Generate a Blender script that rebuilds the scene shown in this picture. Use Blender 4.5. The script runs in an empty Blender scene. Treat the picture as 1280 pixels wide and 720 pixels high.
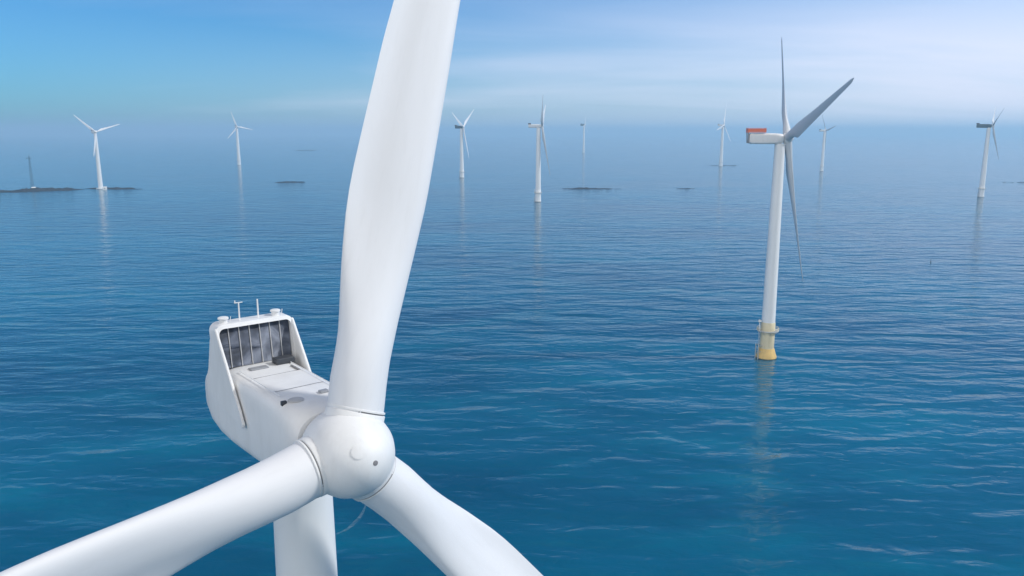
import bpy, bmesh, math, random
from mathutils import Vector, Matrix, noise

R_ = math.radians
scene = bpy.context.scene
COL = scene.collection
rng = random.Random(7)

# ------------------------------------------------------------------ camera
CAM_H = 90.0
cam_d = bpy.data.cameras.new('camera')
cam_d.sensor_width = 36.0
cam_d.lens = 27.56
cam_d.clip_start = 0.5
cam_d.clip_end = 80000.0
cam = bpy.data.objects.new('camera', cam_d)
COL.objects.link(cam)
cam.location = (0, 0, CAM_H)
cam.rotation_euler = (R_(90 - 11.25), 0, 0)
scene.camera = cam

# ------------------------------------------------------------------ exposure
scene.view_settings.view_transform = 'Standard'
scene.view_settings.look = 'None'
scene.view_settings.gamma = 1
scene.view_settings.use_curve_mapping = False
scene.view_settings.exposure = 0.2

# ------------------------------------------------------------------ sun
SUN_AZ = 90.0      # clockwise from +Y (the way the camera looks)
SUN_EL = 38.0
sun_d = bpy.data.lights.new('sun', 'SUN')
sun_d.energy = 2.5
sun_d.angle = R_(6.0)
sun_d.color = (1.0, 0.97, 0.93)
sun = bpy.data.objects.new('sun', sun_d)
COL.objects.link(sun)
sd = Vector((math.sin(R_(SUN_AZ)) * math.cos(R_(SUN_EL)), math.cos(R_(SUN_AZ)) * math.cos(R_(SUN_EL)), math.sin(R_(SUN_EL))))
sun.rotation_euler = sd.to_track_quat('Z', 'Y').to_euler()
sun.location = (0, 0, 400)


# ------------------------------------------------------------------ node helpers
class NT:
    def __init__(self, tree):
        self.t = tree
        tree.nodes.clear()

    def n(self, kind, **kw):
        nd = self.t.nodes.new(kind)
        for k, v in kw.items():
            if k.startswith('i_'):
                key = k[2:]
                key = int(key) if key.isdigit() else key.replace('_', ' ')
                nd.inputs[key].default_value = v
            else:
                setattr(nd, k, v)
        return nd

    def l(self, a, b):
        self.t.links.new(a, b)

    def math(self, op, a, b=None, clamp=False):
        nd = self.t.nodes.new('ShaderNodeMath')
        nd.operation = op
        nd.use_clamp = clamp
        for i, v in enumerate((a, b)):
            if v is None:
                continue
            if isinstance(v, (int, float)):
                nd.inputs[i].default_value = v
            else:
                self.l(v, nd.inputs[i])
        return nd.outputs[0]

    def ramp(self, fac, stops):
        nd = self.t.nodes.new('ShaderNodeValToRGB')
        el = nd.color_ramp.elements
        while len(el) < len(stops):
            el.new(0.5)
        for e, (p, c) in zip(el, stops):
            e.position = p
            e.color = c if len(c) == 4 else (*c, 1)
        self.l(fac, nd.inputs[0])
        return nd.outputs[0]

    def mix(self, fac, a, b, blend='MIX'):
        nd = self.t.nodes.new('ShaderNodeMix')
        nd.data_type = 'RGBA'
        nd.blend_type = blend
        for sock, v in ((nd.inputs[0], fac), (nd.inputs[6], a), (nd.inputs[7], b)):
            if isinstance(v, (int, float)):
                sock.default_value = v
            elif isinstance(v, tuple):
                sock.default_value = v if len(v) == 4 else (*v, 1)
            else:
                self.l(v, sock)
        return nd.outputs[2]

    def noise(self, vec, scale, detail=4, rough=0.55, dist=0.0):
        nd = self.n('ShaderNodeTexNoise')
        nd.inputs['Scale'].default_value = scale
        nd.inputs['Detail'].default_value = detail
        nd.inputs['Roughness'].default_value = rough
        nd.inputs['Distortion'].default_value = dist
        self.l(vec, nd.inputs['Vector'])
        return nd.outputs[0]

    def mapping(self, vec, loc=(0, 0, 0), rot=(0, 0, 0), scale=(1, 1, 1)):
        nd = self.n('ShaderNodeMapping')
        nd.inputs['Location'].default_value = loc
        nd.inputs['Rotation'].default_value = rot
        nd.inputs['Scale'].default_value = scale
        self.l(vec, nd.inputs['Vector'])
        return nd.outputs[0]


# ------------------------------------------------------------------ sky
world = bpy.data.worlds.new('World')
scene.world = world
world.use_nodes = True
w = NT(world.node_tree)
sky = w.n('ShaderNodeTexSky')
sky.sky_type = 'NISHITA'
sky.sun_disc = False
sky.sun_elevation = R_(SUN_EL)
sky.sun_rotation = R_(SUN_AZ)
sky.altitude = 50
sky.air_density = 1.0
sky.dust_density = 0.7
sky.ozone_density = 3.0
SKY_TINT = (0.25, 0.62, 0.93, 1)
LOW_CLOUD = (6.5, 6.5, 7.6, 1)
FILL_VEIL = (16.4, 16.1, 15.9, 1)
tc = w.n('ShaderNodeTexCoord')
sep = w.n('ShaderNodeSeparateXYZ')
w.l(tc.outputs['Generated'], sep.inputs[0])
X, Y, Z = sep.outputs
zz = w.math('ADD', w.math('MAXIMUM', Z, 0.0), 0.11)
cmb = w.n('ShaderNodeCombineXYZ')
w.l(w.math('DIVIDE', X, zz), cmb.inputs[0])
w.l(w.math('DIVIDE', Y, zz), cmb.inputs[1])
cv = w.mapping(cmb.outputs[0], rot=(0, 0, R_(-12)), scale=(0.35, 1.0, 1.0))
n1 = w.noise(cv, 0.85, 6, 0.55, 0.4)
n2 = w.noise(w.mapping(cmb.outputs[0], loc=(3, 7, 0), scale=(0.5, 0.8, 1)), 0.35, 3, 0.5)
side = w.math('MULTIPLY', X, 0.55)
cl = w.math('ADD', w.math('ADD', w.math('MULTIPLY', n1, 0.55), w.math('MULTIPLY', n2, 0.6)), side)
cloud = w.ramp(cl, [(0.30, (0, 0, 0)), (0.95, (1, 1, 1))])
cloud_f = w.math('MULTIPLY', cloud, 0.85)
clear = w.mix(1.0, sky.outputs[0], SKY_TINT, 'MULTIPLY')
cloud_f = w.math('MULTIPLY', cloud_f, w.ramp(Z, [(0.08, (1, 1, 1)), (0.22, (0.0, 0.0, 0.0))]))
clear = w.mix(1.0, clear, w.ramp(Z, [(0.17, (1, 1, 1)), (0.30, (0.35, 0.72, 0.86))]), 'MULTIPLY')
milk = w.math('MULTIPLY', w.ramp(Z, [(0.0, (1, 1, 1)), (0.13, (0, 0, 0))]), w.math('ADD', w.math('MULTIPLY', X, 0.9), 0.5, clamp=True), clamp=True)
cloud_f = w.math('MAXIMUM', cloud_f, w.math('MULTIPLY', milk, 0.85))
low = w.mix(cloud_f, clear, LOW_CLOUD)
# a bright veil of unseen cloud, added fill light overhead and behind the camera
fill_n = w.ramp(w.noise(w.mapping(tc.outputs['Generated'], scale=(1, 1, 1.5)), 2.2, 5, 0.55), [(0.3, (0.62, 0.62, 0.62)), (0.7, (1, 1, 1))])
fill_z = w.ramp(Z, [(0.62, (0, 0, 0)), (0.9, (1, 1, 1))])
fill_y = w.ramp(w.math('MULTIPLY', Y, -1.0), [(0.0, (0, 0, 0)), (0.4, (1, 1, 1))])
sw = w.math('MAXIMUM', w.math('ADD', w.math('MULTIPLY', X, -0.45), w.math('MULTIPLY', Y, -0.89)), 0.0)
fill_n = w.mix(1.0, fill_n, w.ramp(sw, [(0.42, (0.30, 0.30, 0.30)), (0.9, (1, 1, 1))]), 'MULTIPLY')
fill_veil = w.math('MULTIPLY', w.math('MAXIMUM', fill_z, fill_y), 0.9)
mixed = w.mix(fill_veil, low, w.mix(1.0, FILL_VEIL, fill_n, 'MULTIPLY'))
bg = w.n('ShaderNodeBackground')
bg.inputs['Strength'].default_value = 0.13
w.l(mixed, bg.inputs['Color'])
out = w.n('ShaderNodeOutputWorld')
w.l(bg.outputs[0], out.inputs['Surface'])

scene.cycles.max_bounces = 8
scene.cycles.volume_bounces = 3
scene.cycles.sample_clamp_indirect = 6.0


# ------------------------------------------------------------------ materials
def new_mat(name):
    m = bpy.data.materials.new(name)
    m.use_nodes = True
    t = NT(m.node_tree)
    o = t.n('ShaderNodeOutputMaterial')
    b = t.n('ShaderNodeBsdfPrincipled')
    t.l(b.outputs[0], o.inputs['Surface'])
    return m, t, b


def paint(name, col, rough=0.4, dirt=0.1, dirt_col=None, scale=0.6, stretch=(1, 1, 1), bump=0.0):
    m, t, b = new_mat(name)
    tcn = t.n('ShaderNodeTexCoord')
    v = t.mapping(tcn.outputs['Object'], scale=stretch)
    n = t.noise(v, scale, 6, 0.6)
    f = t.ramp(n, [(0.42, (0, 0, 0)), (0.78, (1, 1, 1))])
    f = t.math('MULTIPLY', f, dirt)
    dc = dirt_col or tuple(c * 0.55 for c in col)
    fine = t.noise(t.mapping(tcn.outputs['Object'], scale=(stretch[0], stretch[1], stretch[2] * 0.7)), scale * 9, 5, 0.7)
    ff = t.math('MULTIPLY', t.ramp(fine, [(0.52, (0, 0, 0)), (0.72, (1, 1, 1))]), dirt * 0.28)
    t.l(t.mix(ff, t.mix(f, col, dc), tuple(c * 0.8 for c in dc)), b.inputs['Base Color'])
    n2 = t.noise(tcn.outputs['Object'], scale * 5, 3, 0.5)
    t.l(t.math('ADD', t.math('MULTIPLY', n2, 0.16), rough - 0.08), b.inputs['Roughness'])
    if bump:
        bp = t.n('ShaderNodeBump')
        bp.inputs['Strength'].default_value = bump
        bp.inputs['Distance'].default_value = 0.02
        t.l(n2, bp.inputs['Height'])
        t.l(bp.outputs[0], b.inputs['Normal'])
    return m


M = {}
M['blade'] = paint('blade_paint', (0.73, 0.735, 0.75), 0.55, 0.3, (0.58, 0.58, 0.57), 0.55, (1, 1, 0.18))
M['shaded_blade'] = paint('shaded_blade_paint', (0.54, 0.57, 0.60), 0.5, 0.2, (0.45, 0.47, 0.49), 0.5, (1, 1, 0.2))  # blade paint darkened, shade of the far rotors put into the colour
M['shell'] = paint('shell_paint', (0.76, 0.76, 0.755), 0.5, 0.38, (0.56, 0.55, 0.53), 0.9, (1, 1, 0.3))
M['tower'] = paint('tower_paint', (0.78, 0.79, 0.79), 0.5, 0.14, (0.6, 0.6, 0.58), 0.35, (1, 1, 0.12))
M['cream'] = paint('cream_paint', (0.72, 0.63, 0.42), 0.5, 0.6, (0.36, 0.30, 0.17), 0.35, (1, 1, 0.3))
M['yellow'] = paint('ochre_paint', (0.78, 0.52, 0.17), 0.55, 0.45, (0.30, 0.22, 0.10), 0.5, (1, 1, 0.5))
M['steel'] = paint('galvanised_steel', (0.45, 0.47, 0.46), 0.5, 0.4, (0.3, 0.27, 0.2), 1.5)
M['red'] = paint('red_paint', (0.80, 0.19, 0.10), 0.5, 0.3, (0.45, 0.09, 0.07), 1.0)
M['dark'] = paint('dark_metal', (0.045, 0.05, 0.06), 0.5, 0.3, (0.02, 0.02, 0.02), 1.0)
M['hatch'] = paint('hatch_paint', (0.5, 0.5, 0.5), 0.6, 0.4, (0.32, 0.31, 0.3), 2.5)
M['algae'] = paint('wet_algae', (0.05, 0.06, 0.03), 0.4, 0.6, (0.02, 0.025, 0.015), 1.2)
M['grey'] = paint('grey_metal', (0.30, 0.31, 0.33), 0.5, 0.4, (0.16, 0.16, 0.16), 2.0)
M['seal'] = paint('rubber_seal', (0.22, 0.22, 0.23), 0.6, 0.4, (0.1, 0.1, 0.1), 2.0)
M['lattice'] = paint('lattice_steel', (0.06, 0.10, 0.12), 0.6, 0.3, (0.03, 0.04, 0.05), 1.0)
M['hut'] = paint('hut_paint', (0.8, 0.8, 0.78), 0.6, 0.2, (0.5, 0.48, 0.42), 0.6)
M['buoy'] = paint('buoy_paint', (0.05, 0.07, 0.08), 0.5, 0.4, (0.02, 0.02, 0.02), 3)


def radiator_mat():
    m, t, b = new_mat('radiator_core')
    tcn = t.n('ShaderNodeTexCoord')
    n = t.noise(tcn.outputs['Object'], 0.9, 3, 0.5, 0.6)
    c = t.ramp(n, [(0.36, (0.02, 0.028, 0.045)), (0.5, (0.06, 0.075, 0.11)), (0.68, (0.20, 0.225, 0.28))])
    wv = t.n('ShaderNodeTexWave')
    wv.wave_type = 'BANDS'
    wv.bands_direction = 'Z'
    wv.inputs['Scale'].default_value = 14
    t.l(tcn.outputs['Object'], wv.inputs['Vector'])
    t.l(t.mix(0.25, c, wv.outputs[0], 'MULTIPLY'), b.inputs['Base Color'])
    b.inputs['Metallic'].default_value = 0.35
    b.inputs['Roughness'].default_value = 0.35
    bp = t.n('ShaderNodeBump')
    bp.inputs['Strength'].default_value = 0.4
    bp.inputs['Distance'].default_value = 0.02
    t.l(wv.outputs[0], bp.inputs['Height'])
    t.l(bp.outputs[0], b.inputs['Normal'])
    return m


M['radiator'] = radiator_mat()


def rock_mat():
    m, t, b = new_mat('wet_rock')
    tcn = t.n('ShaderNodeTexCoord')
    n = t.noise(tcn.outputs['Object'], 0.12, 8, 0.65)
    t.l(t.ramp(n, [(0.35, (0.008, 0.012, 0.013)), (0.62, (0.02, 0.026, 0.028)), (0.85, (0.07, 0.07, 0.065))]), b.inputs['Base Color'])
    b.inputs['Roughness'].default_value = 0.65
    bp = t.n('ShaderNodeBump')
    bp.inputs['Strength'].default_value = 0.8
    bp.inputs['Distance'].default_value = 0.6
    t.l(t.noise(tcn.outputs['Object'], 0.6, 6, 0.6), bp.inputs['Height'])
    t.l(bp.outputs[0], b.inputs['Normal'])
    return m


M['rock'] = rock_mat()


def foam_mat():
    m, t, b = new_mat('sea_foam')
    tcn = t.n('ShaderNodeTexCoord')
    b.inputs['Base Color'].default_value = (0.55, 0.72, 0.8, 1)
    b.inputs['Roughness'].default_value = 0.8
    n = t.noise(tcn.outputs['Object'], 0.7, 6, 0.7)
    t.l(t.ramp(n, [(0.35, (0, 0, 0)), (0.8, (0.28, 0.28, 0.28))]), b.inputs['Alpha'])
    return m


M['foam'] = foam_mat()


def water_mat():
    m, t, b = new_mat('sea_water')
    geo = t.n('ShaderNodeNewGeometry')
    P = geo.outputs['Position']
    # slow patches: slicks and deeper or clearer water
    big = t.noise(t.mapping(P, rot=(0, 0, R_(8)), scale=(0.5, 1, 1)), 0.006, 4, 0.55)
    mid = t.noise(t.mapping(P, rot=(0, 0, R_(-14)), scale=(0.45, 1, 1)), 0.035, 4, 0.6)
    body = t.mix(t.ramp(big, [(0.32, (0, 0, 0)), (0.66, (1, 1, 1))]), (0.0, 0.044, 0.098, 1), (0.0, 0.125, 0.220, 1))
    body = t.mix(t.math('MULTIPLY', t.ramp(mid, [(0.5, (0, 0, 0)), (0.75, (1, 1, 1))]), 0.5), body, (0.0, 0.175, 0.255, 1))
    t.l(body, b.inputs['Base Color'])
    b.inputs['IOR'].default_value = 1.333
    b.inputs['Specular Tint'].default_value = (0.26, 0.80, 1.0, 1)
    b.inputs['Roughness'].default_value = 0.09
    # waves: swell, chop and ripples, crests running mostly left to right
    h1 = t.noise(t.mapping(P, rot=(0, 0, R_(7)), scale=(0.38, 1, 1)), 0.075, 2, 0.5, 0.4)
    h2 = t.noise(t.mapping(P, rot=(0, 0, R_(-5)), scale=(0.46, 1, 1)), 0.24, 3, 0.5, 0.6)
    h3 = t.noise(t.mapping(P, rot=(0, 0, R_(10)), scale=(0.55, 1, 1)), 0.95, 3, 0.55, 0.3)
    hh = t.math('ADD', t.math('ADD', t.math('MULTIPLY', h1, 1.6), t.math('MULTIPLY', h2, 0.44)), t.math('MULTIPLY', h3, 0.045))
    amp = t.math('ADD', t.math('MULTIPLY', big, 1.2), 0.35)
    bp = t.n('ShaderNodeBump')
    bp.inputs['Strength'].default_value = 1.0
    bp.inputs['Distance'].default_value = 1.0
    t.l(t.math('MULTIPLY', hh, amp), bp.inputs['Height'])
    t.l(bp.outputs[0], b.inputs['Normal'])
    return m


M['water'] = water_mat()


# ------------------------------------------------------------------ mesh helpers
def link(name, me, mat, parent=None, smooth=False, angle=None):
    o = bpy.data.objects.new(name, me)
    COL.objects.link(o)
    if mat and not me.materials:
        me.materials.append(mat)
    if parent:
        o.parent = parent
    return o


def mesh(name, bm, mat, parent=None, smooth=35):
    bmesh.ops.recalc_face_normals(bm, faces=bm.faces)
    me = bpy.data.meshes.new(name)
    bm.to_mesh(me)
    bm.free()
    if smooth:
        for p in me.polygons:
            p.use_smooth = True
        if smooth < 180:
            me.set_sharp_from_angle(angle=R_(smooth))
    return link(name, me, mat, parent)


def loft(bm, rings, cap=True):
    vs = [[bm.verts.new(p) for p in r] for r in rings]
    n = len(vs[0])
    for a, b in zip(vs[:-1], vs[1:]):
        for i in range(n):
            j = (i + 1) % n
            bm.faces.new((a[i], a[j], b[j], b[i]))
    if cap:
        bm.faces.new(vs[0][::-1])
        bm.faces.new(vs[-1])
    return bm


def frame_of(d):
    d = d.normalized()
    q = Vector((0, 0, 1)) if abs(d.z) < 0.95 else Vector((1, 0, 0))
    a = q.cross(d).normalized()
    return a, d.cross(a)


def tube(bm, p0, p1, r0, r1=None, n=8):
    p0, p1 = Vector(p0), Vector(p1)
    r1 = r0 if r1 is None else r1
    a, b = frame_of(p1 - p0)
    rr = []
    for p, r in ((p0, r0), (p1, r1)):
        rr.append([p + (a * math.cos(2 * math.pi * i / n) + b * math.sin(2 * math.pi * i / n)) * r for i in range(n)])
    loft(bm, rr)


def lathe(bm, prof, c=(0, 0, 0), axis=(0, 0, 1), n=40, cap=True):
    c, d = Vector(c), Vector(axis).normalized()
    a, b = frame_of(d)
    rr = [[c + d * s + (a * math.cos(2 * math.pi * i / n) + b * math.sin(2 * math.pi * i / n)) * max(r, 0.002) for i in range(n)] for s, r in prof]
    loft(bm, rr, cap)


def torus(bm, c, axis, rad, r, n=40, k=6):
    c, d = Vector(c), Vector(axis).normalized()
    a, b = frame_of(d)
    vs = []
    for i in range(n):
        u = a * math.cos(2 * math.pi * i / n) + b * math.sin(2 * math.pi * i / n)
        vs.append([bm.verts.new(c + u * (rad + r * math.cos(2 * math.pi * j / k)) + d * (r * math.sin(2 * math.pi * j / k))) for j in range(k)])
    for i in range(n):
        for j in range(k):
            bm.faces.new((vs[i][j], vs[(i + 1) % n][j], vs[(i + 1) % n][(j + 1) % k], vs[i][(j + 1) % k]))


def box(bm, o, ex, ey, ez, x, y, z, bev=0.0):
    """box in the frame (ex, ey, ez) at o; x, y, z are (min, max)"""
    b2 = bmesh.new()
    vs = {}
    for i in (0, 1):
        for j in (0, 1):
            for k in (0, 1):
                vs[i, j, k] = b2.verts.new(Vector(o) + ex * x[i] + ey * y[j] + ez * z[k])
    for f in (((0, 0, 0), (0, 0, 1), (0, 1, 1), (0, 1, 0)), ((1, 0, 0), (1, 1, 0), (1, 1, 1), (1, 0, 1)),
              ((0, 0, 0), (1, 0, 0), (1, 0, 1), (0, 0, 1)), ((0, 1, 0), (0, 1, 1), (1, 1, 1), (1, 1, 0)),
              ((0, 0, 0), (0, 1, 0), (1, 1, 0), (1, 0, 0)), ((0, 0, 1), (1, 0, 1), (1, 1, 1), (0, 1, 1))):
        b2.faces.new([vs[q] for q in f])
    if bev:
        bmesh.ops.bevel(b2, geom=list(b2.edges), offset=bev, segments=3, affect='EDGES', profile=0.6)
    merge(bm, b2)


def merge(bm, b2):
    me = bpy.data.meshes.new('tmp')
    b2.to_mesh(me)
    b2.free()
    bm.from_mesh(me)
    bpy.data.meshes.remove(me)


def plate(bm, pts, nrm, th):
    """extruded polygon, pts in 3D, thickness th centred"""
    nrm = Vector(nrm).normalized() * (th / 2)
    loft(bm, [[Vector(p) - nrm for p in pts], [Vector(p) + nrm for p in pts]])


EXX, EYY, EZZ = Vector((1, 0, 0)), Vector((0, 1, 0)), Vector((0, 0, 1))


def thing(name, loc, label, cat, group=None, rz=0.0):
    o = bpy.data.objects.new(name, None)
    o.empty_display_size = 2
    COL.objects.link(o)
    o.location = loc
    o.rotation_euler = (0, 0, rz)
    return tag(o, label, cat, group)


def tag(o, label, cat, group=None, kind=None):
    if label:
        o['label'] = label
    if cat:
        o['category'] = cat
    if group:
        o['group'] = group
    if kind:
        o['kind'] = kind
    return o


# ------------------------------------------------------------------ sea and air
bm = bmesh.new()
radii = [0, 150, 400, 900, 2000, 4500, 10000, 20000, 28000]
prev = None
NSEG = 96
c0 = bm.verts.new((0, 0, 0))
for r in radii[1:]:
    ring = [bm.verts.new((r * math.cos(2 * math.pi * i / NSEG), r * math.sin(2 * math.pi * i / NSEG), 0)) for i in range(NSEG)]
    for i in range(NSEG):
        j = (i + 1) % NSEG
        if prev is None:
            bm.faces.new((c0, ring[i], ring[j]))
        else:
            bm.faces.new((prev[i], ring[i], ring[j], prev[j]))
    prev = ring
for f in bm.faces:
    f.normal_update()
sea = mesh('sea', bm, M['water'], smooth=0)
tag(sea, None, None, None, 'structure')

bm = bmesh.new()
box(bm, (0, 0, 0), EXX, EYY, EZZ, (-30000, 30000), (-30000, 30000), (-12, 190))
hm = bpy.data.materials.new('haze_air')
hm.use_nodes = True
ht = NT(hm.node_tree)
ho = ht.n('ShaderNodeOutputMaterial')
pv = ht.n('ShaderNodeVolumePrincipled')
pv.inputs['Color'].default_value = (0.58, 0.83, 1.0, 1)
pv.inputs['Density'].default_value = 0.00018
pv.inputs['Anisotropy'].default_value = 0.2
ht.l(pv.outputs[0], ho.inputs['Volume'])
haze = mesh('haze', bm, hm, smooth=0)
tag(haze, None, None, None, 'stuff')


# ------------------------------------------------------------------ turbine pieces
def smoothstep(a, b, x):
    t = min(1, max(0, (x - a) / (b - a)))
    return t * t * (3 - 2 * t)


def blade_mesh(name, Rr, r0, D, cmax, rmax, ctip, twist0, pitch, prebend, nst=44, npt=36, table=None, mat='shaded_blade'):
    """local axes: X to the trailing edge, Y upwind, Z along the span from the hub centre"""
    bm = bmesh.new()
    rings = []
    for i in range(nst):
        q = i / (nst - 1)
        r = r0 + (Rr - r0) * (q ** 1.35)
        s = (r - r0) / (Rr - r0)
        k = smoothstep(r0 + 0.02 * Rr, rmax, r)
        if r <= rmax:
            c = D + (cmax - D) * smoothstep(r0 + 0.015 * Rr, rmax * 1.02, r)
        else:
            u = (r - rmax) / (Rr - rmax)
            c = cmax + (ctip - cmax) * (u ** 0.82)
        if s > 0.965:
            c *= max(0.12, math.sqrt(max(0, 1 - ((s - 0.965) / 0.036) ** 2)))
        tw = R_(pitch + twist0 * (1 - min(1, max(0, (r - rmax * 0.6) / (Rr * 0.8)))) ** 1.6 * smoothstep(r0, rmax * .8, r))
        tk = 0.40 + (0.18 - 0.40) * smoothstep(rmax * 0.7, Rr * 0.65, r)
        pa = 0.5 + (0.30 - 0.5) * k
        if table:
            for (ra, la, ta), (rb_, lb, tb) in zip(table[:-1], table[1:]):
                if ra <= r <= rb_ + 1e-6:
                    f_ = (r - ra) / (rb_ - ra)
                    xl, xt = la + (lb - la) * f_, ta + (tb - ta) * f_
            c, pa = xl + xt, xl / (xl + xt)
            if s > 0.965:
                c *= max(0.12, math.sqrt(max(0, 1 - ((s - 0.965) / 0.036) ** 2)))
            k = smoothstep(2.6, 11.5, r)
            tw = R_(17 * min(1, r / 6) if r < 6 else max(0, 17 - 0.55 * (r - 6)))
            D = 2.42 + (1.9 - 2.42) * smoothstep(2, 12, r)
        yb = prebend * ((r - r0) / (Rr - r0)) ** 2
        pts = []
        for j in range(npt):
            th = 2 * math.pi * j / npt
            cx, cy = D / 2 * math.cos(th), D / 2 * math.sin(th)
            xc = 0.5 * (1 + math.cos(th))
            yt = 5 * tk * (0.2969 * math.sqrt(xc) - 0.126 * xc - 0.3516 * xc ** 2 + 0.2843 * xc ** 3 - 0.1030 * xc ** 4)
            cam_ = 0.05 * math.sin(math.pi * xc)
            # upwind (pressure) side is +Y and flatter, hollow towards the trailing edge
            if math.sin(th) >= 0:
                ya = yt * 0.72 - cam_ - (0.075 if table else 0.035) * math.sin(math.pi * xc) * smoothstep(0.45, 0.95, xc)
            else:
                ya = -yt * 1.05 - cam_
            ax, ay = (xc - pa) * c, ya * c
            if table:
                cx = (0.5 + 0.5 * math.cos(th) - pa) * c
            x = cx * (1 - k) + ax * k
            y = cy * (1 - k) + ay * k
            pts.append(Vector((x * math.cos(tw) + y * math.sin(tw), -x * math.sin(tw) + y * math.cos(tw) + yb, r)))
        rings.append(pts)
    loft(bm, rings)
    bmesh.ops.recalc_face_normals(bm, faces=bm.faces)
    me = bpy.data.meshes.new(name)
    bm.to_mesh(me)
    bm.free()
    for p in me.polygons:
        p.use_smooth = True
    me.set_sharp_from_angle(angle=R_(60))
    me.materials.append(M[mat])
    return me


def rotor_axes(yaw, tilt):
    a = Vector((math.cos(yaw) * math.cos(tilt), math.sin(yaw) * math.cos(tilt), math.sin(tilt)))
    e = EZZ.cross(a).normalized()
    u = a.cross(e)
    return a, e, u


def blade_matrix(H, a, e, u, phi, cone):
    rad = e * math.sin(phi) + u * math.cos(phi)
    d = rad * math.cos(cone) + a * math.sin(cone)
    t = e * math.cos(phi) - u * math.sin(phi)
    x = -t
    y = d.cross(x).normalized()
    return Matrix(((x.x, y.x, d.x, H.x), (x.y, y.y, d.y, H.y), (x.z, y.z, d.z, H.z), (0, 0, 0, 1)))


def railing(bm, c, rad, h=1.1, n=20, r=0.035):
    c = Vector(c)
    for i in range(n):
        p = c + Vector((math.cos(2 * math.pi * i / n), math.sin(2 * math.pi * i / n), 0)) * rad
        tube(bm, p, p + EZZ * h, r, n=6)
    torus(bm, c + EZZ * h, EZZ, rad, r, 32, 6)
    torus(bm, c + EZZ * h * 0.5, EZZ, rad, r * 0.8, 32, 6)


def foundation(root, rb, plat_z, skirt, side_az, mats=('cream', 'yellow')):
    fl = 1.0 if skirt else 0.78                     # how far the collar flares
    """transition piece with platform, railing, boat landing, crane and collar at the waterline"""
    bm = bmesh.new()
    lathe(bm, [(-6, rb * 1.06), (plat_z - 0.3, rb * 1.06), (plat_z + 3.2, rb * 1.05), (plat_z + 3.5, rb * 1.0)], n=40)
    mesh('transition_piece', bm, M[mats[0]], root)
    bm = bmesh.new()
    lathe(bm, [(-2.0, rb * 1.52 * fl), (0.9, rb * 1.52 * fl), (1.9, rb * 1.38 * fl), (4.2, rb * 1.11), (4.25, rb * 1.07)], n=40)
    mesh('waterline_collar', bm, M[mats[1]], root)
    bm = bmesh.new()
    lathe(bm, [(-1.2, rb * 1.53 * fl), (0.35, rb * 1.53 * fl), (0.42, rb * 1.515 * fl)], n=40, cap=False)
    mesh('tide_band', bm, M['algae'], root)
    bm = bmesh.new()
    pr = rb * 1.06 + 1.5
    lathe(bm, [(plat_z - 0.12, rb * 1.06), (plat_z - 0.12, pr), (plat_z + 0.12, pr), (plat_z + 0.12, rb * 1.06)], n=40, cap=False)
    for i in range(8):
        an = 2 * math.pi * i / 8
        v = Vector((math.cos(an), math.sin(an), 0))
        tube(bm, v * rb * 1.05 + EZZ * (plat_z - 1.6), v * (pr - 0.15) + EZZ * (plat_z - 0.15), 0.09, n=6)
    pf = mesh('platform', bm, M['steel'], root)
    bm = bmesh.new()
    railing(bm, (0, 0, plat_z + 0.12), pr - 0.08, 1.15, 24, 0.05)
    mesh('railing', bm, M['cream'], pf)
    # boat landing: two fender pipes with a ladder between
    an = side_az
    v = Vector((math.cos(an), math.sin(an), 0))
    s = Vector((-v.y, v.x, 0))
    bm = bmesh.new()
    off = rb * 1.06 + 1.7
    for q in (-0.9, 0.9):
        tube(bm, v * off + s * q + EZZ * -2.5, v * off + s * q + EZZ * 6.0, 0.2, n=10)
        for z in (0.6, 3.0, 5.7):
            tube(bm, v * rb + s * q + EZZ * z, v * off + s * q + EZZ * z, 0.13, n=8)
    for q in (-0.3, 0.3):
        tube(bm, v * (off - 0.6) + s * q + EZZ * -1.5, v * (off - 0.6) + s * q + EZZ * (plat_z - 0.2), 0.06, n=6)
    z = -1.0
    while z < plat_z:
        tube(bm, v * (off - 0.6) - s * 0.3 + EZZ * z, v * (off - 0.6) + s * 0.3 + EZZ * z, 0.04, n=6)
        z += 0.45
    mesh('boat_landing', bm, M['steel'], root)
    # davit crane standing on the platform
    bm = bmesh.new()
    cp = v * (pr - 0.35) + EZZ * (plat_z + 0.1)
    tube(bm, cp, cp + EZZ * 3.9, 0.22, 0.18, 10)
    tube(bm, cp + EZZ * 3.8, cp + EZZ * 5.0 + s * 0.7 + v * 0.6, 0.16, 0.1, 8)
    box(bm, cp + EZZ * 3.6, v, s, EZZ, (-0.55, 0.55), (-0.4, 0.4), (0, 0.9), 0.08)
    mesh('davit_crane', bm, M['hut'], root)


def rounded(hw, top, bot, n_exp, k=40):
    pts = []
    for i in range(k):
        th = 2 * math.pi * i / k
        c_, s_ = math.cos(th), math.sin(th)
        x = math.copysign(abs(c_) ** (2 / n_exp), c_) * hw
        y = math.copysign(abs(s_) ** (2 / n_exp), s_)
        y = y * (top - bot) / 2 + (top + bot) / 2
        pts.append((x, y))
    return pts


def nacelle_loft(bm, O, ba, e, secs, k=40):
    """secs: (distance back from hub, half width, top, bottom, exponent)"""
    rings = []
    for s, hw, tp, bt, ex in secs:
        rings.append([O + ba * s + e * x + EZZ * y for x, y in rounded(hw, tp, bt, ex, k)])
    loft(bm, rings)


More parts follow.
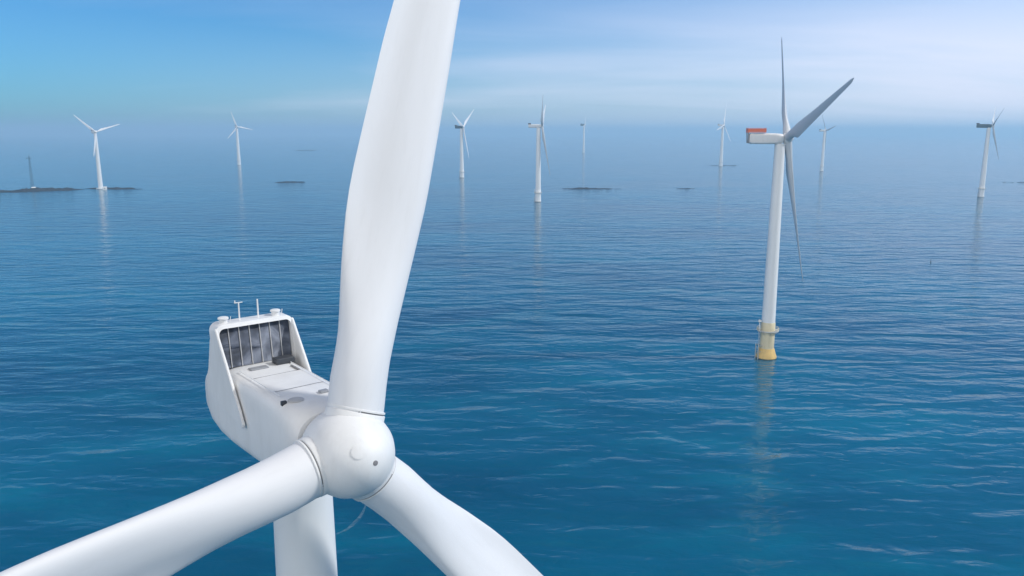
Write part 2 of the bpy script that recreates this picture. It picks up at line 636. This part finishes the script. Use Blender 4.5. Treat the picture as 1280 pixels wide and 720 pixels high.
# ------------------------------------------------------------------ the near turbine
# distance from the hub centre, leading edge offset, trailing edge offset
NEAR_CHORD = [(1.6, 1.21, 1.21), (2.0, 1.17, 1.26), (3.0, 1.05, 1.38), (4.0, 0.98, 1.41), (5.0, 0.98, 1.49), (6.0, 0.99, 1.66), (7.0, 1.02, 1.85), (8.0, 1.05, 2.03), (9.0, 1.08, 2.17),
              (10.0, 1.11, 2.30), (11.0, 1.13, 2.38), (12.0, 1.12, 2.42), (14.0, 1.05, 2.43), (16.0, 0.98, 2.43), (18.0, 0.9, 2.43), (20.0, 0.79, 2.36), (24, 0.62, 2.15), (32, 0.45, 1.6), (40, 0.33, 1.05), (47, 0.2, 0.6)]


def near_turbine():
    yaw, tilt = R_(-50.26), R_(6.4)
    Hw = Vector((-7.023, 31.346, 76.676))
    ah = Vector((math.cos(yaw), math.sin(yaw), 0))
    base = Hw - ah * 4.75
    base.z = 0
    root = thing('wind_turbine', base, 'huge white wind turbine filling the foreground, its grey-panelled cooler on the nacelle roof', 'wind turbine', 'wind turbines standing in the sea')
    H = Hw - base
    a, e, u = rotor_axes(yaw, tilt)
    ba = -ah                                        # straight back, level
    N = lambda s, w_, v: H + ba * s + e * w_ + EZZ * v
    # tower
    bm = bmesh.new()
    top = H.z - 2.0
    prof = [(3.0, 2.25)]
    for zf in (22, 45):
        prof += [(zf - 0.06, 2.25 - 0.87 * (zf - 3) / (top - 3)), (zf, 2.27 - 0.87 * (zf - 3) / (top - 3)), (zf + 0.06, 2.25 - 0.87 * (zf - 3) / (top - 3))]
    prof += [(top - 1.0, 1.39), (top, 1.38)]
    lathe(bm, prof, n=72)
    mesh('tower', bm, M['tower'], root, 12)
    bm = bmesh.new()
    lathe(bm, [(top - 0.05, 1.46), (top + 0.12, 1.5), (top + 0.6, 1.5)], n=64)
    mesh('yaw_collar', bm, M['grey'], root)
    foundation(root, 2.25, 11.5, True, R_(200))
    # nacelle
    bm = bmesh.new()
    nacelle_loft(bm, H, ba, e, [
        (1.36, 1.30, 1.18, -1.45, 2.5), (1.42, 1.58, 1.42, -1.68, 3.0), (1.7, 1.68, 1.56, -1.80, 3.8), (2.5, 1.77, 1.68, -1.92, 5.4), (3.6, 1.80, 1.73, -2.0, 6.5),
        (6.0, 1.82, 1.76, -2.08, 7.0), (8.8, 1.84, 1.76, -2.14, 7.0), (10.4, 1.87, 1.72, -2.12, 5.5), (11.5, 1.86, 1.55, -1.95, 4.4),
        (12.3, 1.76, 1.2, -1.6, 3.6), (12.8, 1.5, 0.8, -1.15, 3.0), (12.98, 1.0, 0.35, -0.7, 2.6)], 56)
    nac = mesh('nacelle', bm, M['shell'], root, 40)
    # roof fittings
    bm = bmesh.new()
    lathe(bm, [(0, 0.36), (0.03, 0.34), (0.04, 0.30), (0.04, 0.05)], N(2.95, -0.85, 1.69), EZZ, 24)
    mesh('roof_hatch', bm, M['hatch'], nac)
    bm = bmesh.new()
    box(bm, N(3.0, -1.40, 1.55), ba, e, EZZ, (-0.09, 0.09), (-0.12, 0.12), (0, 0.2), 0.02)
    mesh('roof_vent', bm, M['dark'], nac)
    bm = bmesh.new()
    box(bm, N(3.1, 0.55, 1.70), ba, e, EZZ, (-0.14, 0.14), (-0.2, 0.2), (0, 0.12), 0.02)
    mesh('roof_vent', bm, M['grey'], nac)
    bm = bmesh.new()
    box(bm, N(8.35, -0.35, 1.765), ba, e, EZZ, (-0.22, 0.22), (-0.45, 0.45), (0, 0.06), 0.015)
    mesh('roof_vent', bm, M['grey'], nac)
    bm = bmesh.new()
    box(bm, N(7.3, 1.1, 1.765), ba, e, EZZ, (-0.45, 0.45), (-0.05, 0.05), (0, 0.06), 0.01)
    mesh('roof_slot', bm, M['seal'], nac)
    bm = bmesh.new()
    box(bm, N(8.55, 1.05, 1.765), ba, e, EZZ, (-0.3, 0.3), (-0.5, 0.5), (0, 0.3), 0.04)
    mesh('equipment_box', bm, M['dark'], nac)
    bm = bmesh.new()
    for w_ in (-1.3, 1.3):
        tube(bm, N(3.6, w_, 1.80), N(8.4, w_, 1.82), 0.02, n=6)
        for s in (3.7, 5.2, 6.8, 8.2):
            tube(bm, N(s, w_, 1.6), N(s, w_, 1.82), 0.018, n=6)
    mesh('safety_rail', bm, M['shell'], nac)
    # shallow roof seams
    bm = bmesh.new()
    for s in (4.4, 6.9):
        box(bm, N(s, 0, 1.757), ba, e, EZZ, (-0.012, 0.012), (-1.2, 1.2), (0, 0.012))
    mesh('roof_seam', bm, M['seal'], nac)
    # front seal between nacelle and spinner
    bm = bmesh.new()
    lathe(bm, [(0.9, 1.34), (1.50, 1.34)], H, -a, 48)
    mesh('shaft_seal', bm, M['seal'], nac)

    # cooler hood on the roof
    bm = bmesh.new()
    W, T = 2.02, 4.02
    # surround: a rounded arch swept front to back
    def arch(wd, tp, rad, zb):
        pts = [(-wd, zb)]
        for i in range(7):
            an = math.pi - math.pi / 2 * i / 6
            pts.append((-wd + rad + rad * math.cos(an), tp - rad + rad * math.sin(an)))
        for i in range(7):
            an = math.pi / 2 - math.pi / 2 * i / 6
            pts.append((wd - rad + rad * math.cos(an), tp - rad + rad * math.sin(an)))
        pts.append((wd, zb))
        return pts
    outer, inner = arch(W, T, 0.42, 1.2), arch(W - 0.16, T - 0.2, 0.28, 1.2)
    lean = lambda v: 0.12 * (v - 1.7)
    sF, sB = 9.0, 9.95
    rings = []
    for p, q in zip(outer, inner):
        rings.append([N(sF + 0.06 + lean(p[1]), p[0], p[1]), N(sB + lean(p[1]), p[0], p[1]), N(sB + lean(q[1]), q[0], q[1]), N(sF + lean(q[1]), q[0], q[1])])
    loft(bm, rings)
    hood = mesh('cooler_hood', bm, M['shell'], root, 40)
    # side fins running down to the nacelle flank
    for sg in (-1, 1):
        bm = bmesh.new()
        prof = [(9.30, 3.86), (9.62, 3.72), (10.15, 3.2), (10.6, 1.6), (11.1, 0.9), (10.9, 0.3), (9.0, -0.05), (6.45, -0.42), (6.38, -0.25), (6.75, 0.35)]
        wo = W - 0.04
        pts = [N(s, sg * wo, v) for s, v in prof]
        plate(bm, pts, e, 0.13)
        bmesh.ops.bevel(bm, geom=[ed for ed in bm.edges], offset=0.035, segments=2, affect='EDGES')
        mesh('side_fin', bm, M['shell'], hood, 30)
        # fixing strut to the flank
        bm = bmesh.new()
        box(bm, N(7.7, sg * 1.76, 0.0), ba, e * sg, EZZ, (-0.55, 0.7), (-0.05, 0.14), (-0.14, 0.0), 0.02)
        mesh('fin_bracket', bm, M['grey'], hood)
    # radiator: seven upright panels with pale bars
    npan = 7
    wid = 2 * (W - 0.16) / npan
    z0, z1 = 1.78, T - 0.22
    rad_o = None
    bm = bmesh.new()
    back = [N(sF + 0.42 + lean(v), w_, v) for w_, v in ((-(W - .17), z0 - .3), (W - .17, z0 - .3), (W - .17, z1), (-(W - .17), z1))]
    plate(bm, back, ba, 0.05)
    rad_o = mesh('radiator', bm, M['dark'], root)
    for i in range(npan):
        wl = -(W - 0.16) + wid * i
        bm = bmesh.new()
        pts = [N(sF + 0.30 + lean(v), w_, v) for w_, v in ((wl + 0.035, z0), (wl + wid - 0.035, z0), (wl + wid - 0.035, z1), (wl + 0.035, z1))]
        plate(bm, pts, ba, 0.06)
        if i in (0, 1, 3):
            zc_ = z0 + (z1 - z0) * (0.55, 0.5, 0, 0.42)[i]
            box(bm, N(sF + 0.26 + lean(zc_), wl + wid / 2, zc_), ba, e, EZZ, (-0.02, 0.02), (-wid / 2 + 0.05, wid / 2 - 0.05), (-0.07, 0.07), 0.01)
        mesh('radiator_panel', bm, M['radiator'], rad_o)
    for i in range(1, npan):
        bm = bmesh.new()
        wl = -(W - 0.16) + wid * i
        tube(bm, N(sF + 0.25 + lean(z0), wl, z0), N(sF + 0.25 + lean(z1), wl, z1), 0.026, n=8)
        mesh('panel_bar', bm, M['hatch'], rad_o)
    # masts and lights on the hood
    bm = bmesh.new()
    p = N(sF + 0.75, -0.62, T - 0.02)
    tube(bm, p, p + EZZ * 0.95, 0.04, 0.035, 8)
    tube(bm, p + EZZ * 0.93 - e * 0.2, p + EZZ * 0.93 + e * 0.2, 0.025, n=6)
    tube(bm, p + EZZ * 0.93 - e * 0.18, p + EZZ * 1.06 - e * 0.18, 0.04, 0.02, 8)
    mesh('wind_vane', bm, M['shell'], hood)
    bm = bmesh.new()
    p = N(sF + 0.75, 0.35, T - 0.02)
    tube(bm, p, p + EZZ * 0.98, 0.045, 0.04, 8)
    mesh('lightning_rod', bm, M['shell'], hood)
    for w_ in (-1.45, 1.25):
        bm = bmesh.new()
        p = N(sF + 0.72, w_, T - 0.03)
        lathe(bm, [(0, 0.2), (0.2, 0.2), (0.22, 0.26), (0.3, 0.26), (0.33, 0.2)], p, EZZ, 16)
        tube(bm, p + e * 0.32, p + e * 0.38 + EZZ * 0.3, 0.02, n=6)
        mesh('warning_light', bm, M['shell'], hood)

    # spinner
    bm = bmesh.new()
    prof = [(-1.16, 1.56), (-1.13, 1.64), (-0.9, 1.74), (-0.4, 1.86), (0.1, 1.90), (0.6, 1.86), (1.05, 1.72), (1.45, 1.50), (1.8, 1.22), (2.08, 0.90), (2.27, 0.58), (2.36, 0.28), (2.38, 0.02)]
    lathe(bm, prof, H, a, 72)
    spin = mesh('spinner', bm, M['shell'], root, 50)
    bm = bmesh.new()
    ni, nd = H + a * 2.365 + e * 0.03, a
    lathe(bm, [(-0.05, 0.11), (0.020, 0.11), (0.024, 0.10), (0.024, 0.01)], ni, nd, 20)
    mesh('lifting_hole', bm, M['seal'], spin)
    bm = bmesh.new()
    hn = (a * 0.86 + (u * 0.73 - e * 0.69) * 0.51).normalized()
    lathe(bm, [(-0.12, 0.30), (0.0, 0.30), (0.004, 0.29), (0.004, 0.02)], H + a * 2.15 - e * 0.54 + u * 0.57, hn, 32)
    mesh('access_hatch', bm, M['shell'], spin)
    # blades
    me = blade_mesh('blade', 47.0, 1.72, 2.42, 3.5, 11.0, 0.7, 15.0, 2.0, 0.0, 72, 48, NEAR_CHORD, 'blade')
    for kb in range(3):
        ph = R_(21.0) + kb * 2 * math.pi / 3
        bl = bpy.data.objects.new('blade', me)
        COL.objects.link(bl)
        bl.parent = root
        mat = blade_matrix(H, a, e, u, ph, R_(-2.0))
        bl.matrix_basis = mat
        d = Vector((mat[0][2], mat[1][2], mat[2][2]))
        bm = bmesh.new()
        lathe(bm, [(1.2, 1.275), (1.71, 1.275), (1.73, 1.26), (1.74, 1.22)], H, d, 56)
        mesh('blade_collar', bm, M['shell'], spin, 40)
        bm = bmesh.new()
        lathe(bm, [(1.73, 1.215), (1.81, 1.215), (1.81, 1.19)], H, d, 56)
        mesh('root_seal', bm, M['seal'], spin, 40)
        bm = bmesh.new()
        lathe(bm, [(1.80, 1.255), (1.87, 1.255), (1.88, 1.24), (1.88, 1.19)], H, d, 56)
        mesh('root_flange', bm, M['shell'], spin, 40)
    return root


near_turbine()


# ------------------------------------------------------------------ the turbines out at sea
SEA_BLADES = {}


def sea_turbine(base, label, hub_z, yaw, phi, Rr, cone, oh, rb, rt, nac_len, nac_h, helideck=False, fnd=True, plat_z=11.5, side=200, tilt=5.0, lod=0, prebend=0.0, nac_mat='shell', blade_mat='shaded_blade', pitch=0.0):
    yaw, phi, cone = R_(yaw), R_(phi), R_(cone)
    root = thing('wind_turbine', (base[0], base[1], 0), label, 'wind turbine', 'wind turbines standing in the sea')
    a, e, u = rotor_axes(yaw, R_(tilt))
    ah = Vector((math.cos(yaw), math.sin(yaw), 0))
    ba = -ah
    H = a * oh + EZZ * hub_z
    top = hub_z - nac_h * 0.45
    nseg = 48 if lod == 0 else 24
    bm = bmesh.new()
    z0 = plat_z + 3 if fnd else 1.0
    prof = [(z0, rb)]
    for f_ in (0.33, 0.66):
        zf = z0 + (top - z0) * f_
        r_ = rb + (rt - rb) * f_
        prof += [(zf - 0.08, r_), (zf, r_ + 0.03), (zf + 0.08, r_)]
    prof += [(top, rt)]
    lathe(bm, prof, n=72)
    mesh('tower', bm, M['tower'], root, 12)
    if fnd:
        foundation(root, rb, plat_z, lod == 0, R_(side), mats=('cream', 'yellow') if lod == 0 else ('tower', 'tower'))
    else:
        bm = bmesh.new()
        lathe(bm, [(-3, rb * 1.9), (1.4, rb * 1.9), (1.6, rb * 1.05)], n=nseg)
        mesh('foundation_plinth', bm, M['hut'], root)
    # nacelle
    bm = bmesh.new()
    hw = nac_h * 0.52
    O = EZZ * hub_z
    L = nac_len
    f0 = -(oh - 1.5)
    nacelle_loft(bm, O, ba, e, [(f0, hw * 0.7, nac_h * 0.36, -nac_h * 0.36, 2.3), (f0 + 0.5, hw * 0.86, nac_h * 0.44, -nac_h * 0.44, 3),
                                (2.0, hw, nac_h * 0.5, -nac_h * 0.5, 5), (L * 0.6, hw, nac_h * 0.5, -nac_h * 0.5, 6),
                                (L - 0.6, hw, nac_h * 0.5, -nac_h * 0.48, 6), (L, hw * 0.94, nac_h * 0.46, -nac_h * 0.38, 5)], 32)
    nac = mesh('nacelle', bm, M[nac_mat], root, 40)
    if helideck:
        # red railed hoisting platform on the rear roof
        bm = bmesh.new()
        x0, x1 = L - 6.0, L + 0.8
        box(bm, O, ba, e, EZZ, (x0, x1), (-hw * 1.05, hw * 1.05), (nac_h * 0.5 + 0.25, nac_h * 0.5 + 0.5), 0.05)
        deck = mesh('hoist_platform', bm, M['red'], nac)
        zt = nac_h * 0.5 + 0.5
        for (p0, p1) in (((x0, -1), (x1, -1)), ((x0, 1), (x1, 1)), ((x0, -1), (x0, 1)), ((x1, -1), (x1, 1))):
            bm = bmesh.new()
            A_ = O + ba * p0[0] + e * p0[1] * hw * 1.02
            B_ = O + ba * p1[0] + e * p1[1] * hw * 1.02
            d_ = (B_ - A_).normalized()
            plate(bm, [A_ + EZZ * (zt + 0.05), B_ + EZZ * (zt + 0.05), B_ + EZZ * (zt + 1.25), A_ + EZZ * (zt + 1.25)], d_.cross(EZZ), 0.06)
            k = max(2, int((B_ - A_).length / 1.4))
            for i in range(k + 1):
                p = A_.lerp(B_, i / k)
                tube(bm, p + EZZ * (zt - 0.1), p + EZZ * (zt + 1.45), 0.06, n=6)
            tube(bm, A_ + EZZ * (zt + 1.45), B_ + EZZ * (zt + 1.45), 0.06, n=6)
            mesh('guard_panel', bm, M['red'], deck)
        bm = bmesh.new()
        for sg in (-1, 1):
            tube(bm, O + ba * (L + 0.3) + e * sg * hw * 0.8 - EZZ * nac_h * 0.42, O + ba * (L + 0.55) + e * sg * hw * 0.8 + EZZ * (nac_h * 0.5 + 0.3), 0.22, n=8)
        box(bm, O, ba, e, EZZ, (L - 0.1, L + 0.12), (-hw * 0.8, hw * 0.8), (-nac_h * 0.4, nac_h * 0.42), 0.08)
        mesh('rear_radiator', bm, M['grey'], nac)
    else:
        bm = bmesh.new()
        box(bm, O, ba, e, EZZ, (L - 3.2, L + 0.5), (-hw * 0.95, hw * 0.95), (nac_h * 0.5 - 0.1, nac_h * 0.5 + 1.3), 0.15)
        mesh('cooler_box', bm, M['dark'], nac)
    # hub
    bm = bmesh.new()
    hr = nac_h * 0.46
    lathe(bm, [(-1.35, hr * 0.86), (-1.0, hr), (0.6, hr), (1.3, hr * 0.88), (1.9, hr * 0.62), (2.3, hr * 0.3), (2.4, 0.02)], H, a, 32)
    spin = mesh('spinner', bm, M['shell'], root, 50)
    key = (round(Rr), lod, prebend, blade_mat, pitch)
    if key not in SEA_BLADES:
        sc = Rr / 60.0
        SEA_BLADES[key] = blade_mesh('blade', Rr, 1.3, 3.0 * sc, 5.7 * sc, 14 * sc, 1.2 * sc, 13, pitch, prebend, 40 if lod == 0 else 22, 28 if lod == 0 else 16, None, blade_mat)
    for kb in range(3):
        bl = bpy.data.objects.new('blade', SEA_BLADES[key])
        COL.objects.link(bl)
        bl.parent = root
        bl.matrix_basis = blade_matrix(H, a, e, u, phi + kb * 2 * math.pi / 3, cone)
    return root


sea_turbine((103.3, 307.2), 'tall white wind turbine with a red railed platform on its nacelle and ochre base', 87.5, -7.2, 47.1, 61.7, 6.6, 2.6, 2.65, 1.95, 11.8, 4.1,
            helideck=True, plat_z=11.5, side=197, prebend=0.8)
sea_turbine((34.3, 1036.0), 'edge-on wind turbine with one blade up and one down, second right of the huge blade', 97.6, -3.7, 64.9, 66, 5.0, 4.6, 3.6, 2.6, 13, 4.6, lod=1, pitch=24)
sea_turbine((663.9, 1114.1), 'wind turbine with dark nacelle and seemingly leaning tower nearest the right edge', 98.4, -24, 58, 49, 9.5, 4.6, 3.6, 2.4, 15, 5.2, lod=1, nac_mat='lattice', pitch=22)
sea_turbine((-100.6, 1590.7), 'pale wind turbine with blades in a Y and dark nacelle, just right of huge blade', 99.6, -20.8, 55.7, 63, 4.0, 4.0, 4.0, 2.9, 13, 5.5, lod=1, blade_mat='blade', nac_mat='lattice')
sea_turbine((557.0, 2114.5), 'faint white wind turbine left of the red platform', 107.4, -35.8, 17.7, 62, 2.4, 3.0, 4.4, 3.0, 13, 5.0, lod=1, blade_mat='blade')
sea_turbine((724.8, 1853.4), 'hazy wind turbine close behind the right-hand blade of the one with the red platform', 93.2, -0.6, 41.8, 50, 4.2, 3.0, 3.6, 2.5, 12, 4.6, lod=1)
sea_turbine((315.9, 3508.7), 'smallest and faintest wind turbine, almost lost in the haze at the horizon', 121, -22, 20, 44, 3.0, 4.5, 4.6, 3.4, 15, 9.0, lod=1, blade_mat='blade', nac_mat='lattice')
sea_turbine((-763.2, 2218.5), 'faint white wind turbine left of the huge blade with its blades spread wide', 104.2, -56.5, 101.8, 44.5, 2.9, 4.0, 4.4, 3.0, 12, 5.0, lod=1, blade_mat='blade')
sea_turbine((-664.3, 1273.5), 'white wind turbine standing on the dark rocks at the far left', 90.0, -45.7, 71.9, 40, 2.3, 3.0, 3.5, 2.2, 11, 4.6, fnd=False, lod=1, blade_mat='blade')


# ------------------------------------------------------------------ rocks
def reef(name, cx, cy, lx, ly, rot, h, label, seed, thr=0.0, res=6.0, cat='reef', group='dark reefs breaking the surface'):
    nx, ny = max(10, int(lx / res)), max(8, int(ly / (res * 1.0)))
    bm = bmesh.new()
    grid = {}
    for i in range(nx + 1):
        for j in range(ny + 1):
            x, y = (i / nx - 0.5) * lx, (j / ny - 0.5) * ly
            ex_ = 1 - (2 * x / lx) ** 2 - (2 * y / ly) ** 2
            nz = noise.fractal(Vector((x * 0.016 + seed, y * 0.03, seed * 1.7)), 1.0, 2.0, 5)
            n2 = noise.fractal(Vector((x * 0.09 + seed, y * 0.12, seed)), 0.8, 2.0, 4)
            z = h * (0.35 * ex_ + 1.6 * nz + 1.5 * n2 + 0.9 * noise.noise(Vector((x * 0.35, y * 0.35, seed))) - 0.12 - thr) * min(1.0, max(0.0, ex_ * 1.6)) - 0.2
            if ex_ <= 0.05:
                z = min(z, -0.6)
            grid[i, j] = (x, y, max(-1.5, z))
    vs = {}
    for i in range(nx):
        for j in range(ny):
            q = [(i, j), (i + 1, j), (i + 1, j + 1), (i, j + 1)]
            if max(grid[k][2] for k in q) < -0.5:
                continue
            f = []
            for k in q:
                if k not in vs:
                    vs[k] = bm.verts.new(grid[k])
                f.append(vs[k])
            bm.faces.new(f)
    # skirt down below the water so that the rock has a body
    edges = [ed for ed in bm.edges if ed.is_boundary]
    r = bmesh.ops.extrude_edge_only(bm, edges=edges)
    for v in r['geom']:
        if isinstance(v, bmesh.types.BMVert):
            v.co.z = -3.0
    o = mesh(name, bm, M['rock'], None, 25)
    o.location = (cx, cy, 0)
    o.rotation_euler = (0, 0, rot)
    return tag(o, label, cat, group)


CTH, STH = math.cos(R_(11.25)), math.sin(R_(11.25))


def at(px, py):
    """point on the water seen at a pixel of the 1280 x 720 photograph"""
    x, y = (px - 640) / 980, (360 - py) / 980
    d = Vector((x, CTH + y * STH, -STH + y * CTH))
    return d * (CAM_H / -d.z)


def reef_at(px0, px1, py, depth, h, label, seed, **kw):
    p0, p1 = at(px0, py), at(px1, py)
    c = (p0 + p1) / 2
    return reef('reef', c.x, c.y, (p1 - p0).length, depth, math.atan2((p1 - p0).y, (p1 - p0).x), h, label, seed, **kw)


p0, p1 = at(-60, 242), at(112, 236.5)
c = (p0 + p1) / 2
reef('rock_breakwater', c.x, c.y, (p1 - p0).length, 60, math.atan2((p1 - p0).y, (p1 - p0).x), 1.6, 'long low breakwater of dark rocks reaching in from the left edge', 1.3, thr=-0.6, res=2.6, cat='breakwater', group=None)
reef_at(100, 182, 236, 44, 1.3, 'dark rocks around the foot of the far left white turbine', 4.1, thr=-0.5, res=2.6)
reef_at(340, 384, 228, 26, 1.1, 'small dark reef left of the huge upright blade', 7.7, thr=-0.3, res=2.6)
reef_at(697, 780, 236, 26, 1.1, 'longest dark reef, right of the edge-on turbine', 9.2, thr=-0.35, res=2.6)
reef_at(840, 874, 236, 24, 0.9, 'short dark reef between the long reef and the red platform turbine', 12.4, thr=0.1, res=4)
reef_at(366, 398, 188, 90, 1.4, 'thin far reef just left of the huge blade, close under the horizon', 15.5, thr=0.1, res=10)
reef_at(1240, 1300, 228, 26, 0.9, 'thin dark reef touching the right edge behind the rightmost turbine', 18.9, thr=0.15, res=5)
reef_at(872, 930, 207, 40, 0.9, 'faint reef around the foot of the white turbine left of the red platform', 21.2, thr=0.1, res=8)


# ------------------------------------------------------------------ mast, huts, buoy
def lattice_mast(p, hgt):
    root = thing('lattice_mast', (p.x, p.y, 0), 'thin dark lattice mast standing on the rock breakwater at the far left', 'mast')
    bm = bmesh.new()
    wb, wt = 2.6, 1.0
    cor = [(-1, -1), (1, -1), (1, 1), (-1, 1)]
    pt = lambda k, f: Vector((cor[k % 4][0], cor[k % 4][1], 0)) * (wb + (wt - wb) * f) / 1.0 * 0.7 + EZZ * (1.0 + (hgt - 1) * f)
    nlev = 16
    for k in range(4):
        tube(bm, pt(k, 0) - EZZ * 2, pt(k, 1), 0.15, 0.11, 6)
        for i in range(nlev):
            f0, f1 = i / nlev, (i + 1) / nlev
            tube(bm, pt(k, f0), pt(k + 1, f1), 0.06, n=5)
            tube(bm, pt(k, f1), pt(k + 1, f1), 0.06, n=5)
    mesh('lattice', bm, M['lattice'], root)
    bm = bmesh.new()
    box(bm, (0, 0, hgt - 4), EXX, EYY, EZZ, (-4.5, 3.5), (-0.9, 0.9), (0, 0.5), 0.05)
    tube(bm, (-4.3, 0, hgt - 4), (-4.3, 0, hgt - 1), 0.15, n=6)
    tube(bm, (3.3, 0, hgt - 4), (3.3, 0, hgt - 1), 0.15, n=6)
    mesh('instrument_boom', bm, M['lattice'], root)
    bm = bmesh.new()
    tube(bm, (0, 0, hgt - 0.5), (0, 0, hgt + 3), 0.14, 0.06, 6)
    mesh('lightning_rod', bm, M['lattice'], root)


lattice_mast(at(41, 237.2), 53)


def hut(p, sx, sy, hz, label, rz=0.3):
    root = thing('hut', (p.x, p.y, 1.2), label, 'hut', None, rz)
    bm = bmesh.new()
    box(bm, (0, 0, 0), EXX, EYY, EZZ, (-sx, sx), (-sy, sy), (-2.2, hz), 0.05)
    mesh('wall', bm, M['hut'], root)
    bm = bmesh.new()
    plate(bm, [(-sx - .3, -sy - .3, hz + 0.01), (sx + .3, -sy - .3, hz + 0.01), (sx + .3, 0, hz + 1.1), (sx + .3, sy + .3, hz + 0.01), (-sx - .3, sy + .3, hz + 0.01), (-sx - .3, 0, hz + 1.1)][:0] or
          [(-sx - .3, -sy - .3, hz), (-sx - .3, sy + .3, hz), (-sx - .3, 0, hz + 1.2)], EXX, 0.01)
    bm.free()
    bm = bmesh.new()
    loft(bm, [[Vector((s_ * (sx + .3), -sy - .3, hz)), Vector((s_ * (sx + .3), sy + .3, hz)), Vector((s_ * (sx + .3), 0, hz + 1.2))] for s_ in (-1, 1)])
    mesh('roof', bm, M['hut'], root, 0)
    bm = bmesh.new()
    box(bm, (0, -sy - 0.03, 0), EXX, EYY, EZZ, (-0.5, 0.5), (-0.03, 0.03), (0, 2.0))
    mesh('door', bm, M['grey'], root, 0)


hut(at(42.5, 238), 2.6, 2.0, 3.0, 'small white hut at the foot of the lattice mast')
hut(at(131, 237.2), 3.0, 2.2, 2.6, 'small white hut beside the far left turbine on the rocks')

p = at(1163.5, 327.5)
root = thing('spar_buoy', (p.x, p.y, 0), 'tiny dark spar buoy floating alone between the red platform turbine and the right edge', 'buoy')
bm = bmesh.new()
lathe(bm, [(-0.8, 0.3), (-0.4, 0.42), (0.3, 0.42), (0.6, 0.16), (1.7, 0.1)], n=20)
mesh('float', bm, M['buoy'], root)
bm = bmesh.new()
lathe(bm, [(1.55, 0.05), (1.6, 0.2), (1.9, 0.2), (2.2, 0.03)], n=16)
mesh('topmark', bm, M['buoy'], root)


# ------------------------------------------------------------------ foam lying on the water
def foam_strip(pts, wd):
    bm = bmesh.new()
    L_, R2 = [], []
    cps = [at(*q) for q in pts]
    path = []
    for i in range(len(cps) - 1):
        q0, q1 = cps[max(0, i - 1)], cps[i]
        q2, q3 = cps[i + 1], cps[min(len(cps) - 1, i + 2)]
        for k in range(8):
            t_ = k / 8
            path.append(0.5 * ((2 * q1) + (q2 - q0) * t_ + (2 * q0 - 5 * q1 + 4 * q2 - q3) * t_ ** 2 + (-q0 + 3 * q1 - 3 * q2 + q3) * t_ ** 3))
    path.append(cps[-1])
    for i, p in enumerate(path):
        d = (path[min(i + 1, len(path) - 1)] - path[max(i - 1, 0)]).normalized()
        s = Vector((-d.y, d.x, 0))
        w_ = wd * (0.25 + 0.75 * math.sin(math.pi * i / (len(path) - 1))) * (0.85 + 0.3 * rng.random())
        L_.append(bm.verts.new((p.x + s.x * w_, p.y + s.y * w_, 0.02)))
        R2.append(bm.verts.new((p.x - s.x * w_, p.y - s.y * w_, 0.02)))
    for i in range(len(path) - 1):
        bm.faces.new((R2[i], R2[i + 1], L_[i + 1], L_[i]))
    o = mesh('foam', bm, M['foam'], None, 0)
    return tag(o, None, None, None, 'stuff')


foam_strip([(402, 203.6), (418, 203.2), (436, 203.4)], 7.0)
foam_strip([(420, 668), (436, 660), (450, 646), (457, 632)], 0.5)
